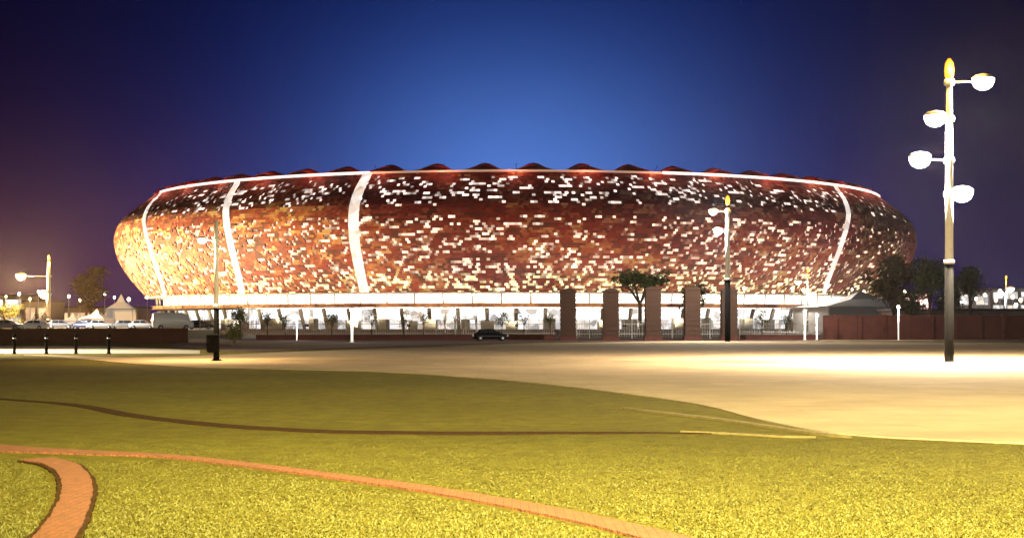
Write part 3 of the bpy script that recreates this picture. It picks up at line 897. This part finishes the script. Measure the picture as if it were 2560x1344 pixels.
# ------------------------------------------------------------------ trees
def leaf_mat(name, c1, c2):
    m = bpy.data.materials.new(name); m.use_nodes = True
    t = NT(m.node_tree)
    b = t.n('ShaderNodeBsdfPrincipled'); o = t.n('ShaderNodeOutputMaterial'); t.l(b.outputs[0], o.inputs[0])
    a = t.n('ShaderNodeNewGeometry')
    mx = t.n('ShaderNodeMix'); mx.data_type = 'RGBA'; mx.inputs[6].default_value = (*c1, 1); mx.inputs[7].default_value = (*c2, 1)
    t.l(a.outputs['Random Per Island'], mx.inputs[0]); t.l(mx.outputs[2], b.inputs['Base Color']); b.inputs['Roughness'].default_value = .7
    return m
M['leaf'] = leaf_mat('leaves_green', (.05, .07, .015), (.11, .11, .03))
M['leaf_b'] = leaf_mat('leaves_brown', (.10, .06, .02), (.13, .10, .03))
def tree(px, Y, ytop, wpx, label, lm='leaf', spread='round', trunk_m='bark', nl=1500, base_frac=.35, group=None, seed=0, rt=None):
    rd = random.Random(seed)
    h = zat(ytop, Y); W_ = wpx / FPX * Y / 2
    e = empty('tree', at(px, Y), rd.uniform(0, 6), label=label, cat='tree', group=group)
    b = MB(); r0 = rt or h * .028
    fk = h * base_frac
    b.tube([(0, 0, -.1), (rd.uniform(-.1, .1), rd.uniform(-.1, .1), fk * .5), (0, 0, fk)], [r0 * 1.3, r0, r0 * .85], 8)
    tips = []
    for i in range(7):
        a = i * 2.4 + rd.uniform(-.3, .3)
        rr = W_ * rd.uniform(.35, .8)
        if spread == 'flat': zt = h * rd.uniform(.78, .93)
        else: zt = fk + (h - fk) * rd.uniform(.35, .9); rr *= 1.0 - .5 * (zt - fk) / (h - fk)
        tip = Vector((rr * math.cos(a), rr * math.sin(a), zt))
        mid = Vector((tip.x * .4, tip.y * .4, fk + (zt - fk) * .45))
        b.tube([(0, 0, fk * .92), mid, tip], [r0 * .6, r0 * .38, r0 * .12], 6)
        tips.append(tip)
        for s in range(2):
            q = mid.lerp(tip, rd.uniform(.2, .8)); w = q + Vector((rd.uniform(-1, 1), rd.uniform(-1, 1), rd.uniform(.2, 1))) * h * .1
            b.tube([q, w], [r0 * .2, r0 * .08], 5); tips.append(w)
    b.build('trunk', M[trunk_m], e)
    if nl:
        vs = []; fs = []
        ls = max(.12, h * .030)
        cl = []
        for tp in tips:
            cl.append((tp, h * rd.uniform(.09, .16)))
        for _ in range(10):
            a = rd.uniform(0, 2 * PI); u = rd.random()
            zc = (h * rd.uniform(.78, .94)) if spread == 'flat' else fk + (h - fk) * rd.uniform(.15, .95)
            env = W_ * (1 if spread == 'flat' else math.sqrt(max(.05, 1 - ((zc - fk) / (h - fk) * 2 - .9) ** 2)))
            rr = env * math.sqrt(u) * .85
            cl.append((Vector((rr * math.cos(a), rr * math.sin(a), zc)), h * rd.uniform(.08, .14)))
        for i in range(nl):
            c_, r_ = cl[rd.randrange(len(cl))]
            d = Vector((rd.gauss(0, 1), rd.gauss(0, 1), rd.gauss(0, .75 if spread != 'flat' else .45))).normalized() * r_ * rd.uniform(.5, 1.1)
            p = c_ + d
            if p.z > h: p.z = h - rd.random() * .2
            a = Vector((rd.gauss(0, 1), rd.gauss(0, 1), rd.gauss(0, 1))).normalized(); bb = a.orthogonal().normalized()
            s_ = ls * rd.uniform(.5, 1.3)
            k0 = len(vs); vs += [p - a * s_, p + bb * s_ * .45, p + a * s_, p - bb * s_ * .45]; fs.append((k0, k0 + 1, k0 + 2, k0 + 3))
        m_ = MB(); m_.add(vs, fs); m_.build('crown', M[lm], e)
    return e
tree(1600, 196, 664, 165, 'flat spreading dark tree rising between the brick pillars', spread='flat', nl=2200, base_frac=.5, seed=1)
tree(1735, 215, 700, 90, 'small round tree behind the fourth brick pillar', nl=900, seed=2, group='trees by the brick pillars')
tree(2235, 260, 628, 150, 'broad brown green tree over the right flank of the stadium', lm='leaf_b', nl=2600, seed=3, base_frac=.25)
tree(2325, 250, 640, 105, 'tall dark tree left of the nearest lamp mast', nl=2000, seed=4, base_frac=.4, group='dark trees at right')
tree(2425, 240, 668, 84, 'dark rounded tree right of the nearest lamp mast', nl=1500, seed=5, base_frac=.45, group='dark trees at right')
tree(2285, 235, 722, 60, 'low bushy tree over the tall maroon wall', nl=1700, seed=11, base_frac=.2, group='dark trees at right')
tree(2372, 300, 690, 70, 'dark tree crown just behind the nearest lamp mast', nl=1700, seed=12, base_frac=.2, group='dark trees at right')
tree(228, 360, 668, 105, 'round brown lit tree left of the stadium', lm='leaf_b', nl=1900, seed=6, base_frac=.3)
tree(20, 300, 752, 120, 'low dark tree at the left edge', nl=1300, seed=7, base_frac=.2)
tree(95, 250, 772, 80, 'low dark bush like tree behind the far left mast', nl=1100, seed=8, base_frac=.15)
tree(600, 168, 765, 66, 'small dark tree right of the single headed lamp post', nl=900, seed=9, base_frac=.45)
tree(585, 112, 806, 46, 'leaning dark shrub beside the single headed lamp post', nl=600, seed=10, base_frac=.15)
for i, (px, yt, lab) in enumerate(((1112, 765, 'first bare pale sapling from the left before the palisade'), (1138, 760, 'second bare pale sapling, tallest of the four'), (1160, 768, 'third bare pale sapling before the palisade'),
                                   (1190, 762, 'rightmost bare pale sapling beside the dark car'))):
    tree(px, 178, yt, 42, lab, trunk_m='pale_bark', nl=0, base_frac=.45, seed=20 + i, group='bare saplings before the palisade', rt=.10)
for i, (px, yt, w_) in enumerate(((668, 778, 40), (712, 786, 34), (830, 780, 44), (1060, 774, 40), (1255, 776, 46), (1375, 782, 34), (1905, 776, 40), (1965, 784, 40))):
    lab = ('right of the leaning shrub', 'beside the thin white post', 'just left of the thick white post', 'left of the pale saplings', 'above the black car', 'touching the first brick pillar', 'right of the last brick pillar', 'left of the paired white posts')[i]
    tree(px, 183, yt, w_, 'small dark leafy tree before the palisade, ' + lab, nl=330, base_frac=.45, seed=50 + i, rt=.07, group='small trees before the palisade')
tree(930, 182, 772, 50, 'bare sapling right of the white post', trunk_m='bark', nl=150, base_frac=.45, seed=31, rt=.08)
tree(1010, 182, 776, 50, 'thin leafy sapling left of the pale saplings', trunk_m='bark', nl=260, base_frac=.45, seed=32, rt=.08)
tree(1310, 186, 770, 54, 'thin leafy sapling left of the first brick pillar', trunk_m='bark', nl=260, base_frac=.45, seed=33, rt=.08)

# ------------------------------------------------------------------ small distant street lamps, the sparkle along the horizon
dl = [(15, 742, 'w'), (48, 736, 'c'), (75, 748, 'w'), (96, 730, 'w'), (172, 742, 'w'), (200, 752, 'w'), (262, 736, 'c'), (286, 744, 'c'), (322, 750, 'w'), (368, 744, 'c'), (408, 740, 'c'), (455, 746, 'w'), (512, 744, 'w'),
      (560, 742, 'c'), (622, 746, 'c'), (700, 744, 'w'), (790, 746, 'w'), (905, 742, 'c'), (1980, 722, 'c'), (2008, 726, 'w'), (1935, 730, 'w'), (1890, 736, 'c'), (1860, 722, 'w'), (2070, 716, 'c'), (2130, 724, 'c'), (2160, 732, 'w'), (2196, 728, 'w'),
      (2228, 738, 'c'), (2262, 730, 'w'), (2288, 748, 'c'), (2312, 756, 'w'), (2352, 750, 'w'), (2404, 756, 'c'), (2440, 748, 'c'), (2462, 738, 'c'), (2490, 752, 'w'), (2500, 730, 'c'), (2532, 744, 'c'), (2552, 752, 'w'), (2540, 764, 'c')]
words_of = 'left of the stadium', 'at the foot of the shell', 'right of the stadium'
side_n = {}
ordn = 'first second third fourth fifth sixth seventh eighth ninth tenth eleventh twelfth thirteenth fourteenth fifteenth sixteenth seventeenth eighteenth nineteenth twentieth'.split()
pr = {}
for px, py, c_ in dl:
    Yd = 405 if 330 < px < 2200 else 370
    sd = words_of[0 if px < 330 else 1 if px < 2200 else 2]; side_n[sd] = side_n.get(sd, 0) + 1
    h = zat(py, Yd)
    e = empty('distant_lamp', at(px, Yd), 0, label='small distant %s street lamp %s, %s from the left there' % ('warm' if c_ == 'w' else 'white', sd, ordn[side_n[sd] - 1]), cat='street lamp', group='small distant street lamps')
    b = MB(); b.lathe([(.12, 0), (.07, h - .3)], n=6); b.build('pole', M['steel'], e)
    b = MB(); rr = random.uniform(.28, .55); b.lathe([(.15, h - .3), (rr * .9, h), (rr, h + rr * .6), (rr * .6, h + rr * 1.3), (.1, h + rr * 1.5)], n=8); b.build('lamp_glass', M['lamp_warm'] if c_ == 'w' else M['lamp'], e)

# ------------------------------------------------------------------ grass tufts on the near lawn
N = 170000
Yv = 13.0 + 15 * rng.random(N) ** 1.5
Xv = (rng.random(N) * 2 - 1) * (Yv * .40 + 1.5)
# keep paths free
def path_mask():
    keep = np.ones(N, bool)
    px = CX + Xv / Yv * FPX; py = HZ + EYE / Yv * FPX
    a = np.interp(px, [-700, 0, 200, 420, 640, 850, 1050, 1280, 1480, 1640, 1850, 2200], [1075, 1122, 1132, 1142, 1166, 1194, 1222, 1262, 1303, 1342, 1400, 1520])
    wd = np.interp(px, [0, 200, 420, 1200, 1700], [26, 16, 9, 16, 27])
    keep &= np.abs(py - a) > wd
    cx = np.interp(py, [1150, 1163, 1192, 1235, 1290, 1344], [100, 150, 185, 192, 172, 138])
    keep &= ~((py > 1145) & (np.abs(px - cx) < 62))
    bl = np.interp(px, [1400, 1500, 1640, 1760, 1900, 2060, 2200, 2560], [962, 974, 992, 1010, 1048, 1078, 1090, 1106])
    keep &= py > bl + 4
    return keep
k_ = path_mask(); Xv = Xv[k_]; Yv = Yv[k_]; n = len(Xv)
clump = (np.sin(Xv * 2.1 + np.sin(Yv * 1.3) * 2) * np.sin(Yv * 1.7 + Xv * .6) + 1) / 2
hh = (1 - np.clip((Yv - 13) / 16, 0, .93)) * (.012 + .022 * rng.random(n) * (.4 + clump)); ww = .006 + .008 * rng.random(n)
an = rng.random(n) * 2 * PI; lx = (rng.random(n) - .5) * .05; ly = (rng.random(n) - .5) * .05
V = np.zeros((n, 3, 3))
V[:, 0] = np.stack([Xv - np.cos(an) * ww, Yv - np.sin(an) * ww, np.zeros(n)], 1)
V[:, 1] = np.stack([Xv + np.cos(an) * ww, Yv + np.sin(an) * ww, np.zeros(n)], 1)
V[:, 2] = np.stack([Xv + lx, Yv + ly, hh], 1)
me = bpy.data.meshes.new('grass'); me.vertices.add(3 * n); me.vertices.foreach_set('co', V.reshape(-1))
me.loops.add(3 * n); me.loops.foreach_set('vertex_index', np.arange(3 * n)); me.polygons.add(n)
me.polygons.foreach_set('loop_start', np.arange(n) * 3); me.polygons.foreach_set('loop_total', np.full(n, 3)); me.update()
M['blade'] = leaf_mat('grass_blades', (.095, .090, .008), (.125, .112, .013))
me.materials.append(M['blade'])
o = bpy.data.objects.new('grass', me); COL.objects.link(o); setp(o, kind='stuff', label='short yellow green grass of the near lawn')

# ------------------------------------------------------------------ thin night haze that the lamps light up
hm = bpy.data.materials.new('night_haze'); hm.use_nodes = True
t = NT(hm.node_tree)
pv = t.n('ShaderNodeVolumePrincipled'); pv.inputs['Density'].default_value = .00005; pv.inputs['Color'].default_value = (.9, .9, .92, 1); pv.inputs['Anisotropy'].default_value = .86
o_ = t.n('ShaderNodeOutputMaterial'); t.l(pv.outputs[0], o_.inputs['Volume'])
b = MB(); b.box((0, 390, 34.5), (900, 900, 71)); o = b.build('haze', hm, kind='stuff')
